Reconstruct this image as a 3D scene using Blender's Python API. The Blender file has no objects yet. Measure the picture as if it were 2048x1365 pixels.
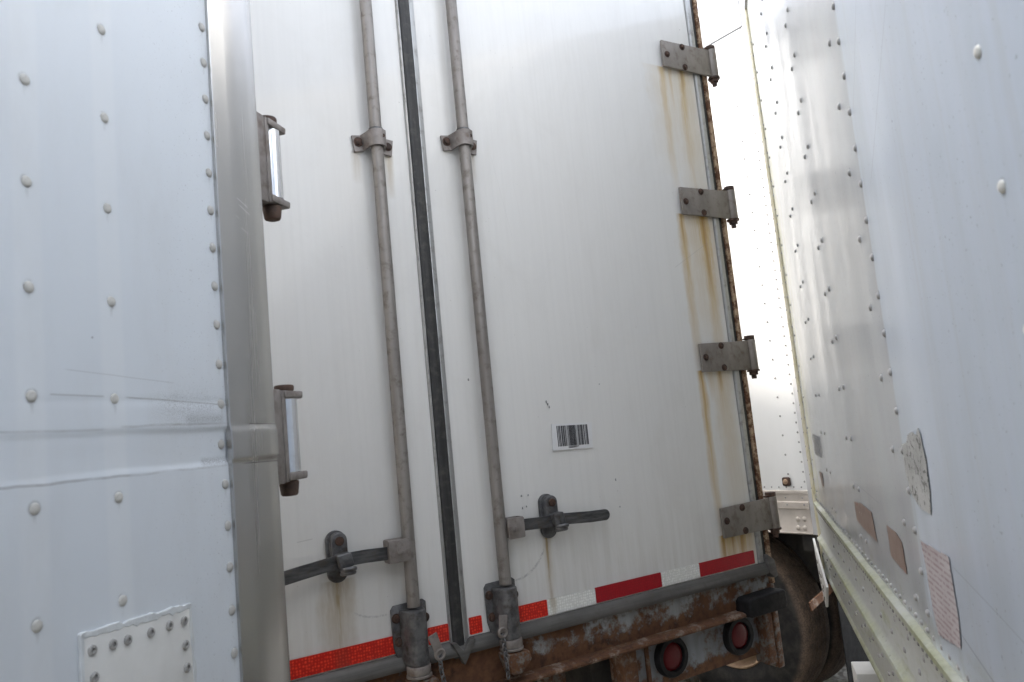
import bpy, bmesh, math, random
from mathutils import Vector, Matrix, noise as mnoise
random.seed(7)
R = math.radians
SC = bpy.context.scene
COL = SC.collection

# ------------------------------------------------------------------ camera
EYE = 1.70
PITCH, ROLL = R(6.707), R(5.613)
cam_data = bpy.data.cameras.new('camera')
cam = bpy.data.objects.new('camera', cam_data)
COL.objects.link(cam)
cam_data.sensor_width = 36.0
cam_data.lens = 1516.6 / 2048 * 36.0
cam_data.clip_start = 0.05
cam_data.clip_end = 2000
fw = Vector((0, math.cos(PITCH), math.sin(PITCH)))
up = Vector((0, -math.sin(PITCH), math.cos(PITCH)))
rt = Vector((1, 0, 0))
cx = rt * math.cos(ROLL) - up * math.sin(ROLL)
cu = rt * math.sin(ROLL) + up * math.cos(ROLL)
m = Matrix((cx, cu, -fw)).transposed().to_4x4()
m.translation = Vector((0, 0, EYE))
cam.matrix_world = m
cam_data.dof.use_dof = True
cam_data.dof.focus_distance = 2.4
cam_data.dof.aperture_fstop = 9.0
SC.camera = cam

# ------------------------------------------------------------------ light
SUN_AZ, SUN_EL = R(-55), R(43.5)          # azimuth clockwise from +Y
world = bpy.data.worlds.new('World')
SC.world = world
world.use_nodes = True
wn = world.node_tree
wn.nodes.clear()
sky = wn.nodes.new('ShaderNodeTexSky')
sky.sky_type = 'NISHITA'
sky.sun_disc = False
sky.sun_elevation = SUN_EL
sky.sun_rotation = SUN_AZ
sky.air_density = 1.0
sky.dust_density = 4.0
sky.ozone_density = 1.0
bg = wn.nodes.new('ShaderNodeBackground')
bg.inputs['Strength'].default_value = 0.15
wo = wn.nodes.new('ShaderNodeOutputWorld')
hs = wn.nodes.new('ShaderNodeHueSaturation')      # thin high haze: a paler sky all round
hs.inputs['Saturation'].default_value = 0.38
wn.links.new(sky.outputs['Color'], hs.inputs['Color'])
wn.links.new(hs.outputs['Color'], bg.inputs['Color'])
wn.links.new(bg.outputs['Background'], wo.inputs['Surface'])
sd = bpy.data.lights.new('sun', 'SUN')
sd.energy = 2.1
sd.angle = R(2.0)
sd.color = (1.0, 0.93, 0.84)
sun = bpy.data.objects.new('sun', sd)
COL.objects.link(sun)
to_sun = Vector((math.sin(SUN_AZ) * math.cos(SUN_EL), math.cos(SUN_AZ) * math.cos(SUN_EL), math.sin(SUN_EL)))
sun.rotation_euler = (-to_sun).to_track_quat('-Z', 'Y').to_euler()
SC.view_settings.view_transform = 'Standard'
SC.view_settings.look = 'None'
SC.view_settings.exposure = 2.6
SC.view_settings.gamma = 1.0
SC.view_settings.use_curve_mapping = False
SC.render.engine = 'CYCLES'
SC.cycles.max_bounces = 8
SC.cycles.diffuse_bounces = 4
SC.cycles.glossy_bounces = 4

# ------------------------------------------------------------------ material helpers
class Mat:
    def __init__(s, name, rough=0.5, metal=0.0, spec=0.5, coat=0.0):
        s.m = bpy.data.materials.new(name)
        s.m.use_nodes = True
        s.t = s.m.node_tree
        s.t.nodes.clear()
        s.out = s.t.nodes.new('ShaderNodeOutputMaterial')
        s.b = s.t.nodes.new('ShaderNodeBsdfPrincipled')
        s.t.links.new(s.b.outputs[0], s.out.inputs[0])
        s.set('Roughness', rough); s.set('Metallic', metal); s.set('Specular IOR Level', spec)
        if coat:
            s.set('Coat Weight', coat); s.set('Coat Roughness', 0.08)
        tc = s.t.nodes.new('ShaderNodeTexCoord')
        s.P = tc.outputs['Object']
        sp = s.t.nodes.new('ShaderNodeSeparateXYZ')
        s.t.links.new(s.P, sp.inputs[0])
        s.X, s.Y, s.Z = sp.outputs
    def set(s, k, v):
        s._in(s.b.inputs[k], v)
    def _in(s, sock, v):
        if hasattr(v, 'links') or isinstance(v, bpy.types.NodeSocket):
            s.t.links.new(v, sock)
        else:
            try:
                if sock.type == 'RGBA' and len(v) == 3: v = (*v, 1)
            except TypeError:
                pass
            sock.default_value = v
    def math(s, op, a, b=0.0, c=0.0, clamp=False):
        n = s.t.nodes.new('ShaderNodeMath'); n.operation = op; n.use_clamp = clamp
        s._in(n.inputs[0], a); s._in(n.inputs[1], b); s._in(n.inputs[2], c)
        return n.outputs[0]
    def mul(s, a, b): return s.math('MULTIPLY', a, b)
    def add(s, a, b): return s.math('ADD', a, b)
    def sub(s, a, b): return s.math('SUBTRACT', a, b)
    def mx(s, a, b): return s.math('MAXIMUM', a, b)
    def abs(s, a): return s.math('ABSOLUTE', a)
    def mr(s, v, a, b, c=0.0, d=1.0, smooth=True):
        n = s.t.nodes.new('ShaderNodeMapRange'); n.clamp = True
        n.interpolation_type = 'SMOOTHSTEP' if smooth else 'LINEAR'
        s._in(n.inputs[0], v)
        for i, q in enumerate((a, b, c, d)): n.inputs[i + 1].default_value = q
        return n.outputs[0]
    def noise(s, scale, detail=4.0, rough=0.55, dist=0.0, off=0.0):
        mp = s.t.nodes.new('ShaderNodeMapping')
        s.t.links.new(s.P, mp.inputs[0])
        sc = scale if isinstance(scale, tuple) else (scale,) * 3
        mp.inputs['Scale'].default_value = sc
        mp.inputs['Location'].default_value = (off, off * 0.7, off * 1.3)
        n = s.t.nodes.new('ShaderNodeTexNoise')
        s.t.links.new(mp.outputs[0], n.inputs['Vector'])
        n.inputs['Scale'].default_value = 1.0
        n.inputs['Detail'].default_value = detail
        n.inputs['Roughness'].default_value = rough
        n.inputs['Distortion'].default_value = dist
        return n.outputs['Fac']
    def voronoi(s, scale, feature='F1', rand=1.0):
        mp = s.t.nodes.new('ShaderNodeMapping')
        s.t.links.new(s.P, mp.inputs[0])
        mp.inputs['Scale'].default_value = scale if isinstance(scale, tuple) else (scale,) * 3
        n = s.t.nodes.new('ShaderNodeTexVoronoi')
        n.feature = feature
        n.inputs['Scale'].default_value = 1.0
        n.inputs['Randomness'].default_value = rand
        s.t.links.new(mp.outputs[0], n.inputs['Vector'])
        return n.outputs['Distance']
    def mix(s, f, a, b):
        n = s.t.nodes.new('ShaderNodeMix'); n.data_type = 'RGBA'
        s._in(n.inputs[0], f); s._in(n.inputs[6], a); s._in(n.inputs[7], b)
        return n.outputs[2]
    def bump(s, h, strength=0.2, dist=0.002):
        n = s.t.nodes.new('ShaderNodeBump')
        n.inputs['Strength'].default_value = strength
        n.inputs['Distance'].default_value = dist
        s._in(n.inputs['Height'], h)
        s.t.links.new(n.outputs[0], s.b.inputs['Normal'])
    def streak(s, wob, x, zt, ln, w, k=1.0):
        dx = s.abs(s.sub(s.add(s.X, s.mul(wob, w * 1.6)), x))
        a = s.mr(dx, w, 0.0)
        b = s.mul(s.mr(s.Z, zt - ln, zt, 0, 1, False), s.mr(s.Z, zt + 0.006, zt, 0, 1))
        return s.mul(s.mul(a, b), k)
    def line(s, x0, z0, x1, z1, w, k=1.0, wob=None, wobk=0.0):
        zl = s.math('MULTIPLY_ADD', s.X, (z1 - z0) / (x1 - x0), z0 - x0 * (z1 - z0) / (x1 - x0))
        d = s.sub(s.Z, zl)
        if wob is not None: d = s.add(d, s.mul(wob, wobk))
        a = s.mr(s.abs(d), w, w * 0.25)
        lo, hi = min(x0, x1), max(x0, x1)
        e = (hi - lo) * 0.06
        b = s.mul(s.mr(s.X, lo, lo + e), s.mr(s.X, hi, hi - e))
        return s.mul(s.mul(a, b), k)
    def arc(s, x, z, r, w, x0, x1, z0, z1, k=1.0):
        dx, dz = s.sub(s.X, x), s.sub(s.Z, z)
        q = s.math('SQRT', s.add(s.mul(dx, dx), s.mul(dz, dz)))
        a = s.mr(s.abs(s.sub(q, r)), w, 0.0)
        b = s.mul(s.mul(s.mr(s.X, x0, x0 + .02), s.mr(s.X, x1, x1 - .02)), s.mul(s.mr(s.Z, z0, z0 + .01), s.mr(s.Z, z1, z1 - .02)))
        return s.mul(s.mul(a, b), k)
    def rect(s, x0, x1, z0, z1, e=0.01):
        return s.mul(s.mul(s.mr(s.X, x0 - e, x0 + e), s.mr(s.X, x1 + e, x1 - e)), s.mul(s.mr(s.Z, z0 - e, z0 + e), s.mr(s.Z, z1 + e, z1 - e)))
    def rings(s, cols, r0, r1, drip=0.0):
        """grime caught round the rivets of each column (x, first z, pitch)"""
        out = None
        for x, z0, p in cols:
            dz = s.math('WRAP', s.sub(s.Z, z0), p / 2, -p / 2)
            dx = s.sub(s.X, x)
            q = s.math('SQRT', s.add(s.mul(dx, dx), s.mul(dz, dz)))
            a = s.mr(q, r1, r0)
            if drip:
                b = s.mul(s.mr(s.abs(dx), .0035, .001), s.mul(s.mr(dz, -drip, -.004, 0, 1, False), s.mr(dz, 0, -.004)))
                a = s.mx(a, s.mul(b, .7))
            out = a if out is None else s.mx(out, a)
        return s.mul(out, s.mr(s.noise(75, 3, .6, off=21), .35, .6))
    def done(s): return s.m

def sumup(M, l):
    r = l[0]
    for q in l[1:]: r = M.mx(r, q)
    return r

MT = {}
def simple(name, c1, c2, scale=30, rough=0.5, metal=0.0, bump=0.1, spec=0.5, lo=0.35, hi=0.65, rr=0.15, stretch=None):
    M = Mat(name, rough, metal, spec)
    n = M.noise(stretch if stretch else scale, 5, 0.6)
    n2 = M.noise(scale * 6, 3, 0.6, off=3)
    M.set('Base Color', M.mix(M.mr(n, lo, hi), c1, c2))
    M.set('Roughness', M.mr(n2, 0.3, 0.7, rough - rr / 2, rough + rr / 2))
    if bump: M.bump(n2, bump, 0.002)
    MT[name] = M.done()
    return M

RUST_D, RUST_M, RUST_O = (0.035, 0.016, 0.010), (0.10, 0.043, 0.021), (0.155, 0.072, 0.032)

def rusty(name, base, amount=0.5, rough=0.6, metal=0.3, scale=14, grad=None, dirt=(0.10, 0.085, 0.07)):
    """painted or bare metal with rust breaking through"""
    M = Mat(name, rough, metal)
    n1 = M.noise(scale, 6, 0.68)
    n2 = M.noise(scale * 5, 4, 0.6, off=2)
    n3 = M.noise((scale * 1.6, scale * 1.6, scale * .35), 4, 0.6, off=5)
    f = M.add(M.mul(n1, 0.75), M.mul(n2, 0.25))
    if grad is not None: f = M.add(f, grad(M))
    e = 0.62 - amount * 0.24
    mask = M.mr(f, e - 0.06, e + 0.07)
    rc = M.mix(M.mr(n2, 0.3, 0.7), M.mix(M.mr(n3, .35, .65), RUST_D, RUST_M), RUST_O)
    rc = M.mix(M.mr(n1, .45, .75), rc, RUST_M)
    bc = M.mix(M.mr(n3, .35, .7, 0, .6), base, dirt)
    M.set('Base Color', M.mix(mask, bc, rc))
    M.set('Metallic', M.mr(mask, 0, 1, metal, 0.0))
    M.set('Roughness', M.mr(mask, 0, 1, rough, 0.85))
    M.bump(M.add(M.mul(mask, 0.5), M.mul(n2, 0.6)), 0.35, 0.002)
    MT[name] = M.done()
    return M

# centre trailer doors ------------------------------------------------
HZ = [3.119, 2.515, 1.902, 1.288]           # hinge centres (local z)
M = Mat('door_paint', 0.3, 0, 0.5)
wob = M.sub(M.noise((9, 9, 5), 4, .65), 0.5)
fine = M.noise((60, 60, 1.2), 4, 0.65)
big = M.noise((2.2, 2, 0.9), 3, 0.5, off=4)
base = M.mix(M.mr(fine, .35, .75, 0, .35), (.705, .695, .67), (.63, .62, .595))
film = M.mr(M.noise((5, 5, 2.6), 6, .7, .8, off=31), .42, .75)
base = M.mix(M.mul(film, .22), base, (.54, .52, .48))
lowd = M.mul(M.mr(M.Z, 1.55, 1.15), M.mr(M.noise((34, 34, 2.4), 5, .65, off=27), .40, .70))
base = M.mix(M.mul(lowd, .30), base, (.47, .44, .38))
base = M.mix(M.mr(big, .3, .8, 0, .3), base, (.655, .65, .63))
speck = M.mr(M.noise(110, 2, .5, off=9), .77, .80)
base = M.mix(M.mul(speck, .45), base, (.22, .2, .18))
st = []
for (x, zt, ln, w, k) in [(.428, HZ[0] - .05, .50, .012, .55), (.470, HZ[0] - .05, .22, .007, .45), (.532, HZ[0] - .045, .56, .013, .7), (.55, HZ[0] - .05, .62, .035, .22), (.45, HZ[0] - .05, .45, .05, .12),
                          (.43, HZ[1] - .05, .62, .013, .75), (.546, HZ[1] - .045, .60, .020, 1.0), (.53, HZ[1] - .05, .5, .06, .28), (.50, HZ[1] - .05, .16, .01, .4), (.575, HZ[1] - .05, .35, .012, .3),
                          (.431, HZ[2] - .05, .66, .010, .85), (.53, HZ[2] - .045, .22, .014, .6), (.535, HZ[2] - .05, .6, .03, .22), (.48, HZ[2] - .05, .12, .01, .3),
                          (.435, HZ[3] - .05, .14, .014, 1.0), (.475, HZ[3] - .05, .14, .035, .8), (.53, HZ[3] - .045, .14, .022, 1.0), (.565, HZ[3] - .05, .14, .02, .6)]:
    st.append(M.streak(wob, x, zt, ln, w * 2.5, k))
yel = M.mul(sumup(M, st), M.mr(M.noise((130, 30, 9), 3, .6, off=1), .25, .6, .45, 1))
base = M.mix(M.math('POWER', yel, .55), base, (.50, .335, .11))
core = [M.streak(wob, .532, HZ[0] - .045, .12, .010, .7), M.streak(wob, .546, HZ[1] - .045, .34, .014), M.streak(wob, .43, HZ[1] - .05, .14, .008, .7), M.streak(wob, .53, HZ[2] - .045, .09, .012, .8), M.streak(wob, .431, HZ[2] - .05, .22, .006, .7), M.streak(wob, .53, HZ[3] - .045, .14, .018), M.streak(wob, .435, HZ[3] - .05, .14, .012), M.streak(wob, .485, HZ[3] - .05, .1, .010)]
base = M.mix(M.mul(M.math('POWER', sumup(M, core), .7), .7), base, (.32, .16, .04))
br = [M.streak(wob, -1.018, 1.34, .26, .012, 1.0), M.streak(wob, -1.02, 1.34, .26, .055, .5), M.streak(wob, -.333, 1.35, .30, .009, 1.0), M.streak(wob, -.333, 1.35, .2, .02, .35),
      M.streak(wob, -.768, 2.575, .14, .016, .45), M.streak(wob, -.87, 2.575, .10, .02, .25), M.streak(wob, -.47, 2.61, .10, .012, .25)]
base = M.mix(M.mul(M.math('POWER', sumup(M, br), .6), M.mr(M.noise((90, 30, 14), 3, .6, off=12), .25, .6, .5, 1)), base, (.33, .24, .12))
rodg = [M.mul(M.mr(M.abs(M.sub(M.X, x)), .05, .012), k) for x, k in ((-.817, .35), (-.518, .25))]
rodg = M.mul(sumup(M, rodg), M.mr(M.noise((40, 40, 1.5), 3, .6, off=7), .35, .7))
base = M.mix(M.mul(rodg, .75), base, (.50, .45, .37))
sc = M.mx(M.arc(-.47, 1.38, .14, .006, -.475, -.335, 1.235, 1.35, .8), M.arc(-.90, 1.36, .135, .005, -.985, -.87, 1.21, 1.26, .55))
sc = M.mul(sc, M.mr(M.noise(120, 3, .6, off=3), .35, .6))
base = M.mix(M.mul(sc, .8), base, (.27, .26, .27))
scr = sumup(M, [M.line(-.40, 2.62, -.345, 2.33, .0022, .5), M.line(-.325, 2.55, -.30, 2.36, .0022, .4), M.line(.09, 2.62, .105, 2.2, .002, .4), M.line(.135, 2.1, .15, 1.83, .0025, .5), M.line(.36, 2.25, .56, 2.36, .0018, .5), M.line(-1.12, 1.46, -1.075, 1.463, .002, .6)])
base = M.mix(M.mul(scr, .6), base, (.3, .29, .28))
M.set('Base Color', base)
M.set('Roughness', M.mr(M.noise((5, 5, 1.2), 2, .4, off=11), .25, .75, .10, .15))
M.bump(M.noise((2.2, 2.2, 1.4), 1, .3), 0.10, 0.012)
MT['door_paint'] = M.done()

# left trailer side sheet ----------------------------------------------
M = Mat('side_sheet_left', 0.36, 0, 0.5)
n = M.noise((2.5, 2.5, 1.2), 4, .6)
base = M.mix(M.mr(n, .35, .7, 0, .5), (.60, .635, .67), (.555, .59, .625))
posts = sumup(M, [M.mr(M.abs(M.sub(M.X, x)), .024, .014) for x in (-.343, -.22)])
base = M.mix(M.mul(posts, .25), base, (.70, .715, .72))
blot = M.mr(M.noise(22, 5, .7, off=4), .60, .75)
spk = M.mr(M.noise(330, 2, .5, off=8), .66, .74)
near_post = M.mr(M.X, -.22, -.02)
base = M.mix(M.mul(M.mul(spk, near_post), .5), base, (.25, .25, .26))
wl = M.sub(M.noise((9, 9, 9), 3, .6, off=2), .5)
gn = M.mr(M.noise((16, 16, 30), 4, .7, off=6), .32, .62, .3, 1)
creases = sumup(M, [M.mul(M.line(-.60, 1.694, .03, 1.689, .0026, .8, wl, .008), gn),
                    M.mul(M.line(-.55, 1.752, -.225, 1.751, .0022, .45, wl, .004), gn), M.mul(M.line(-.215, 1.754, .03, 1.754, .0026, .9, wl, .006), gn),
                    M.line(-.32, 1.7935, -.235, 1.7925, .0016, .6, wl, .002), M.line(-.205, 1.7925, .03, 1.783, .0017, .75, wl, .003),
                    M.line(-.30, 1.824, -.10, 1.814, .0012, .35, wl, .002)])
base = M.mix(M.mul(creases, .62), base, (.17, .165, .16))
smud = M.mul(M.mul(M.rect(-.14, .0, 1.762, 1.80, .035), M.mr(M.Z, 1.86, 1.755)), M.mr(M.noise(650, 2, .7, off=5), .44, .66))
smud2 = M.mul(M.rect(-.085, .004, 1.756, 1.768, .009), M.mr(M.noise(560, 3, .75, off=5), .34, .64))
smud3 = M.mul(M.rect(-.05, .03, 1.693, 1.703, .005), M.mr(M.noise(620, 3, .75, off=3), .38, .66))
base = M.mix(M.mul(sumup(M, [M.mul(smud, .95), smud2, smud3]), .8), base, (.10, .095, .095))
ring = M.rings([(-.343, 1.165, .1253), (-.220, 1.161, .1258), (.0005, 1.160, .06255)], .0062, .0105, .022)
base = M.mix(M.mul(ring, .55), base, (.22, .215, .205))
var = M.mr(M.noise((7, 7, 2.2), 5, .65, off=17), .42, .72)
base = M.mix(M.mul(var, .28), base, (.47, .475, .475))
dots = M.mr(M.noise(70, 2, .5, off=13), .77, .80)
base = M.mix(M.mul(dots, .6), base, (.2, .2, .21))
M.set('Base Color', base)
M.bump(M.add(M.noise((5, 5, 3), 3, .5), M.mul(M.noise(500, 2, .5), .015)), .12, .006)
MT['side_sheet_left'] = M.done()

# right trailer side sheet ---------------------------------------------
M = Mat('side_sheet_right', 0.2, 0, 0.42)
n = M.noise((2.5, 2.5, 1.0), 4, .6)
base = M.mix(M.mr(n, .35, .7, 0, .5), M.mix(M.mr(M.X, 1.93, 1.95), (.49, .51, .53), (.565, .62, .695)), M.mix(M.mr(M.X, 1.93, 1.95), (.45, .465, .48), (.525, .575, .645)))
drip = M.mr(M.noise((28, 28, .9), 4, .6, off=3), .5, .75)
base = M.mix(M.mul(drip, .28), base, (.50, .49, .47))
spk = M.mr(M.noise(190, 2, .5, off=8), .68, .76)
base = M.mix(M.mul(spk, .6), base, (.2, .2, .21))
alg = M.mul(M.mr(M.X, .55, .0), M.mr(M.noise((14, 14, 3), 4, .65, off=5), .36, .60))
base = M.mix(M.mul(alg, .75), base, (.50, .48, .26))
low = M.mul(M.mr(M.Z, 1.40, 1.305), M.mr(M.noise((9, 9, 14), 4, .65, off=1), .45, .65))
base = M.mix(M.mul(low, .6), base, (.36, .37, .26))
scr = sumup(M, [M.line(2.02, 1.445, 3.2, 1.25, .0028, .8, wob, 0) if False else M.line(2.0, 1.405, 2.9, 1.24, .0022, .75), M.line(1.96, 2.16, 2.17, 2.33, .0018, .7), M.line(2.0, 2.02, 2.32, 2.22, .0016, .6), M.line(2.14, 1.47, 2.5, 1.43, .0014, .5), M.line(1.2, 1.50, 1.60, 1.485, .0018, .4)])
base = M.mix(M.mul(scr, .7), base, (.27, .27, .28))
ring = M.rings([(2.544, 1.371, .1235), (1.940, 1.360, .0623), (1.842, 1.361, .1222), (1.335, 1.368, .1187), (1.250, 1.366, .1190)], .0060, .0105, .03)
base = M.mix(M.mul(ring, .6), base, (.2, .195, .185))
var = M.mr(M.noise((5, 5, 1.6), 5, .65, off=17), .40, .72)
base = M.mix(M.mul(var, .35), base, (.44, .47, .48))
run = M.mul(M.mr(M.abs(M.sub(M.X, 1.945)), .03, .006), M.mr(M.noise((60, 60, 2), 3, .6, off=9), .45, .7))
base = M.mix(M.mul(run, .3), base, (.4, .37, .31))
M.set('Base Color', base)
M.set('Roughness', M.mr(M.noise((6, 6, 2), 3, .5, off=14), .3, .7, .17, .27))
M.bump(M.noise((3, 3, .8), 1, .4), .06, .006)
MT['side_sheet_right'] = M.done()

M = Mat('side_sheet_far', 0.3, 0, 0.5)
base = M.mix(M.mr(M.noise((3, 3, .8), 4, .6), .35, .7), (.755, .755, .745), (.70, .70, .69))
M.set('Base Color', base)
M.bump(M.noise((4, 4, 2), 2, .5), .1, .006)
MT['side_sheet_far'] = M.done()

# bare metals ------------------------------------------------------------
M = Mat('brushed_aluminium', 0.3, 0.92, 0.5)
s1 = M.noise((900, 900, 3.0), 3, .5)
s2 = M.noise((16, 16, .9), 3, .5, off=4)
base = M.mix(M.mr(s1, .3, .7), (.455, .45, .442), (.47, .465, .456))
base = M.mix(M.mr(s2, .4, .75, 0, .15), base, (.39, .385, .375))
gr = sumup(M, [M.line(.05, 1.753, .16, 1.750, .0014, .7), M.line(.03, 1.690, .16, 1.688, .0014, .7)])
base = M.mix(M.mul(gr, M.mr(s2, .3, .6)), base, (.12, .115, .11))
scp = sumup(M, [M.line(.055, 2.132, .085, 2.122, .0009, .9), M.line(.06, 2.121, .09, 2.110, .0009, .9), M.line(.062, 2.082, .083, 2.075, .0008, .8), M.line(.05, 2.10, .06, 2.096, .0008, .6), M.line(.07, 1.95, .10, 1.93, .0008, .5)])
base = M.mix(scp, base, (.85, .84, .82))
pits = M.mr(M.noise(120, 2, .5, off=7), .775, .805)
base = M.mix(M.mul(pits, .7), base, (.12, .1, .09))
M.set('Base Color', base)
M.set('Roughness', M.add(M.mr(s1, .3, .7, .24, .25), M.mr(s2, .3, .7, 0, .03)))
M.set('Anisotropic', .3)
MT['brushed_aluminium'] = M.done()

def dull_metal(name, c1, c2, rough, metal, stretch, dirt=(.11, .1, .085), dk=.5):
    M = Mat(name, rough, metal)
    a = M.noise(stretch, 5, .65)
    b = M.noise(35, 4, .6, off=3)
    c = M.mix(M.mr(a, .3, .7), c1, c2)
    c = M.mix(M.mr(b, .5, .75, 0, dk), c, dirt)
    M.set('Base Color', c)
    M.set('Roughness', M.mr(b, .3, .7, rough - .08, rough + .1))
    M.bump(b, .12, .002)
    MT[name] = M.done()
dull_metal('dull_rail', (.08, .076, .071), (.13, .125, .117), .6, .25, (3, 3, 60), (.10, .09, .075), .5)
dull_metal('trim_grey', (.36, .36, .355), (.44, .44, .43), .4, .6, (60, 60, 2), (.16, .15, .13), .5)
dull_metal('rod_steel', (.195, .178, .163), (.275, .255, .236), .48, .4, (30, 30, 3), (.115, .09, .07), .7)
dull_metal('bracket_steel', (.20, .178, .163), (.27, .246, .23), .55, .4, 22, (.12, .085, .065), .7)
dull_metal('cast_dark', (.075, .075, .078), (.17, .17, .172), .48, .5, 34, (.055, .04, .03), .8)
dull_metal('handle_dark', (.05, .05, .053), (.13, .13, .13), .42, .5, (14, 14, 90), (.11, .085, .06), .5)
dull_metal('hinge_plate', (.185, .163, .143), (.27, .245, .22), .5, .35, (9, 9, 4), (.13, .085, .055), .6)
dull_metal('stainless', (.72, .73, .75), (.80, .81, .83), .16, 1.0, (60, 60, 3), (.45, .43, .42), .25)
simple('rust_bolt', (.035, .022, .017), (.085, .045, .03), 70, .75, .1, .3)
simple('rust_brown', (.05, .03, .022), (.10, .058, .04), 45, .75, .1, .3)
rusty('rusty_steel', (.22, .2, .18), .62, .65, .35, 26)
rusty('sill_paint', (.31, .325, .325), .56, .6, .05, 9, lambda M: M.add(M.mr(M.Z, 1.02, .955, 0, .20), M.mr(M.X, -.2, -.6, 0, .12)))
rusty('lamp_box_paint', (.24, .265, .29), .30, .6, .05, 8, lambda M: M.mr(M.Z, .84, .77, 0, .22))
rusty('jamb_paint', (.42, .30, .19), .52, .7, .0, 30, None, (.30, .20, .13))
rusty('ledge_rust', (.30, .22, .17), .75, .85, .0, 18)

M = Mat('gasket_rubber', .55, 0, .35)
a = M.noise((50, 50, 2.5), 4, .65); b = M.noise(40, 4, .6, off=2)
M.set('Base Color', M.mix(M.mr(b, .45, .75, 0, .6), M.mix(M.mr(a, .3, .7), (.022, .022, .022), (.045, .044, .043)), (.085, .08, .07)))
MT['gasket_rubber'] = M.done()
simple('black_rubber', (.009, .009, .010), (.018, .018, .019), 30, .6, 0, .1, .2)
M = Mat('tyre_rubber', .75, 0, .3)
a = M.noise(14, 5, .65); b = M.noise(120, 4, .65, off=2)
rad = M.math('SQRT', M.add(M.mul(M.X, M.X), M.mul(M.Z, M.Z)))
dust = M.mul(M.mr(rad, .465, .497), M.mr(a, .25, .6, .35, 1))
side = M.mix(M.mr(a, .4, .7), (.022, .022, .023), (.05, .046, .042))
M.set('Base Color', M.mix(dust, side, M.mix(M.mr(b, .35, .65), (.085, .062, .047), (.16, .115, .085))))
M.bump(b, .3, .004)
MT['tyre_rubber'] = M.done()
simple('rim_tan', (.30, .20, .13), (.40, .27, .17), 18, .6, 0, .1)
simple('beige_rail', (.47, .42, .37), (.54, .49, .44), 10, .5, 0, .05)
simple('top_rail_white', (.50, .50, .505), (.55, .55, .555), 6, .4, 0, .03)
simple('roof_metal', (.6, .6, .6), (.5, .5, .5), 6, .5, 0, .03)
simple('underframe_black', (.02, .019, .018), (.04, .035, .03), 12, .8, 0, .1)
simple('rivet_white', (.40, .39, .36), (.50, .49, .455), 90, .6, 0, .1)
simple('rivet_post', (.33, .32, .30), (.43, .42, .395), 90, .6, 0, .15)
simple('rivet_cream', (.62, .60, .54), (.70, .68, .62), 90, .6, 0, .1)
simple('rivet_grey', (.20, .20, .20), (.36, .35, .34), 90, .5, 0, .1)
simple('patch_paint', (.56, .555, .53), (.60, .595, .57), 14, .55, 0, .05)
simple('blind_rivet', (.22, .215, .205), (.38, .37, .355), 90, .5, .2, .1)
simple('sealant', (.52, .54, .545), (.60, .62, .62), 40, .75, 0, .25)
simple('cream_trim', (.55, .52, .40), (.47, .43, .27), 18, .5, 0, .1)
M = Mat('side_rail_algae', .5, 0, .4)
a = M.noise((5, 5, 22), 5, .65); b = M.noise(40, 4, .65, off=2)
c = M.mix(M.mr(b, .35, .7, 0, .5), (.44, .45, .43), (.36, .37, .35))
ridge = sumup(M, [M.mr(M.abs(M.sub(M.Z, z)), w, .003) for z, w in ((1.303, .022), (1.171, .022), (1.05, .014))])
g = M.math('MAXIMUM', M.mr(a, .50, .72, 0, .65), M.mul(ridge, M.mr(a, .3, .6, .1, .7)))
c = M.mix(g, c, M.mix(M.mr(b, .35, .65), (.29, .30, .12), (.17, .185, .06)))
c = M.mix(M.mr(M.noise((60, 60, 20), 3, .6, off=9), .64, .74, 0, .7), c, (.12, .12, .09))
M.set('Base Color', c)
M.bump(b, .15, .003)
MT['side_rail_algae'] = M.done()

def tape(name, col, colb, dirt):
    M = Mat(name, .28, 0, .6)
    v = M.voronoi((120, 120, 120), 'F1', .3)
    n = M.noise((7, 7, 7), 4, .6)
    nn = M.noise(160, 2, .6, off=2)
    c = M.mix(M.mr(v, .25, .6), col, colb)
    c = M.mix(M.mr(nn, .4, .7, 0, .35), c, colb)
    stn = M.mx(M.mul(M.mr(M.abs(M.sub(M.X, -.333)), .018, .004), .8), M.mul(M.mr(M.abs(M.sub(M.X, -1.018)), .03, .01), .5))
    c = M.mix(M.mul(stn, M.mr(n, .3, .6)), c, dirt)
    c = M.mix(M.mr(n, .55, .8, 0, .25), c, dirt)
    M.set('Base Color', c)
    M.bump(v, .25, .002)
    MT[name] = M.done()
tape('tape_red_flash_glare', (.88, .07, .03), (.50, .012, .008), (.22, .04, .025))  # left lengths: retroreflective flash glare put into the red base colour
tape('tape_red', (.42, .014, .022), (.33, .010, .018), (.16, .03, .03))
tape('tape_white', (.93, .93, .89), (.72, .72, .68), (.42, .36, .26))
M = Mat('lens_red', .35, 0, .3)
v = M.voronoi(240, 'F1', .1)
M.set('Base Color', M.mix(M.mr(v, .2, .6), (.13, .003, .007), (.08, .0015, .004)))
M.bump(v, .2, .002)
MT['lens_red'] = M.done()
simple('sticker_white', (.675, .675, .675), (.70, .70, .70), 20, .2, 0, 0)
simple('print_black', (.035, .035, .04), (.06, .06, .065), 60, .5, 0, 0)
simple('print_faded', (.16, .16, .17), (.30, .30, .30), 90, .5, 0, 0)
M = Mat('sticker_brown', .5, 0, .4)
a = M.noise((30, 30, 30), 5, .65)
c = M.mix(M.mr(a, .35, .7), (.27, .205, .175), (.21, .15, .125))
c = M.mix(M.mr(M.noise(50, 4, .6, off=4), .68, .72), c, (.45, .08, .06))
c = M.mix(M.mr(M.noise(22, 5, .7, off=2), .62, .66), c, (.62, .61, .58))
M.set('Base Color', c); MT['sticker_brown'] = M.done()
M = Mat('sticker_faded_red', .5, 0, .4)
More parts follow.
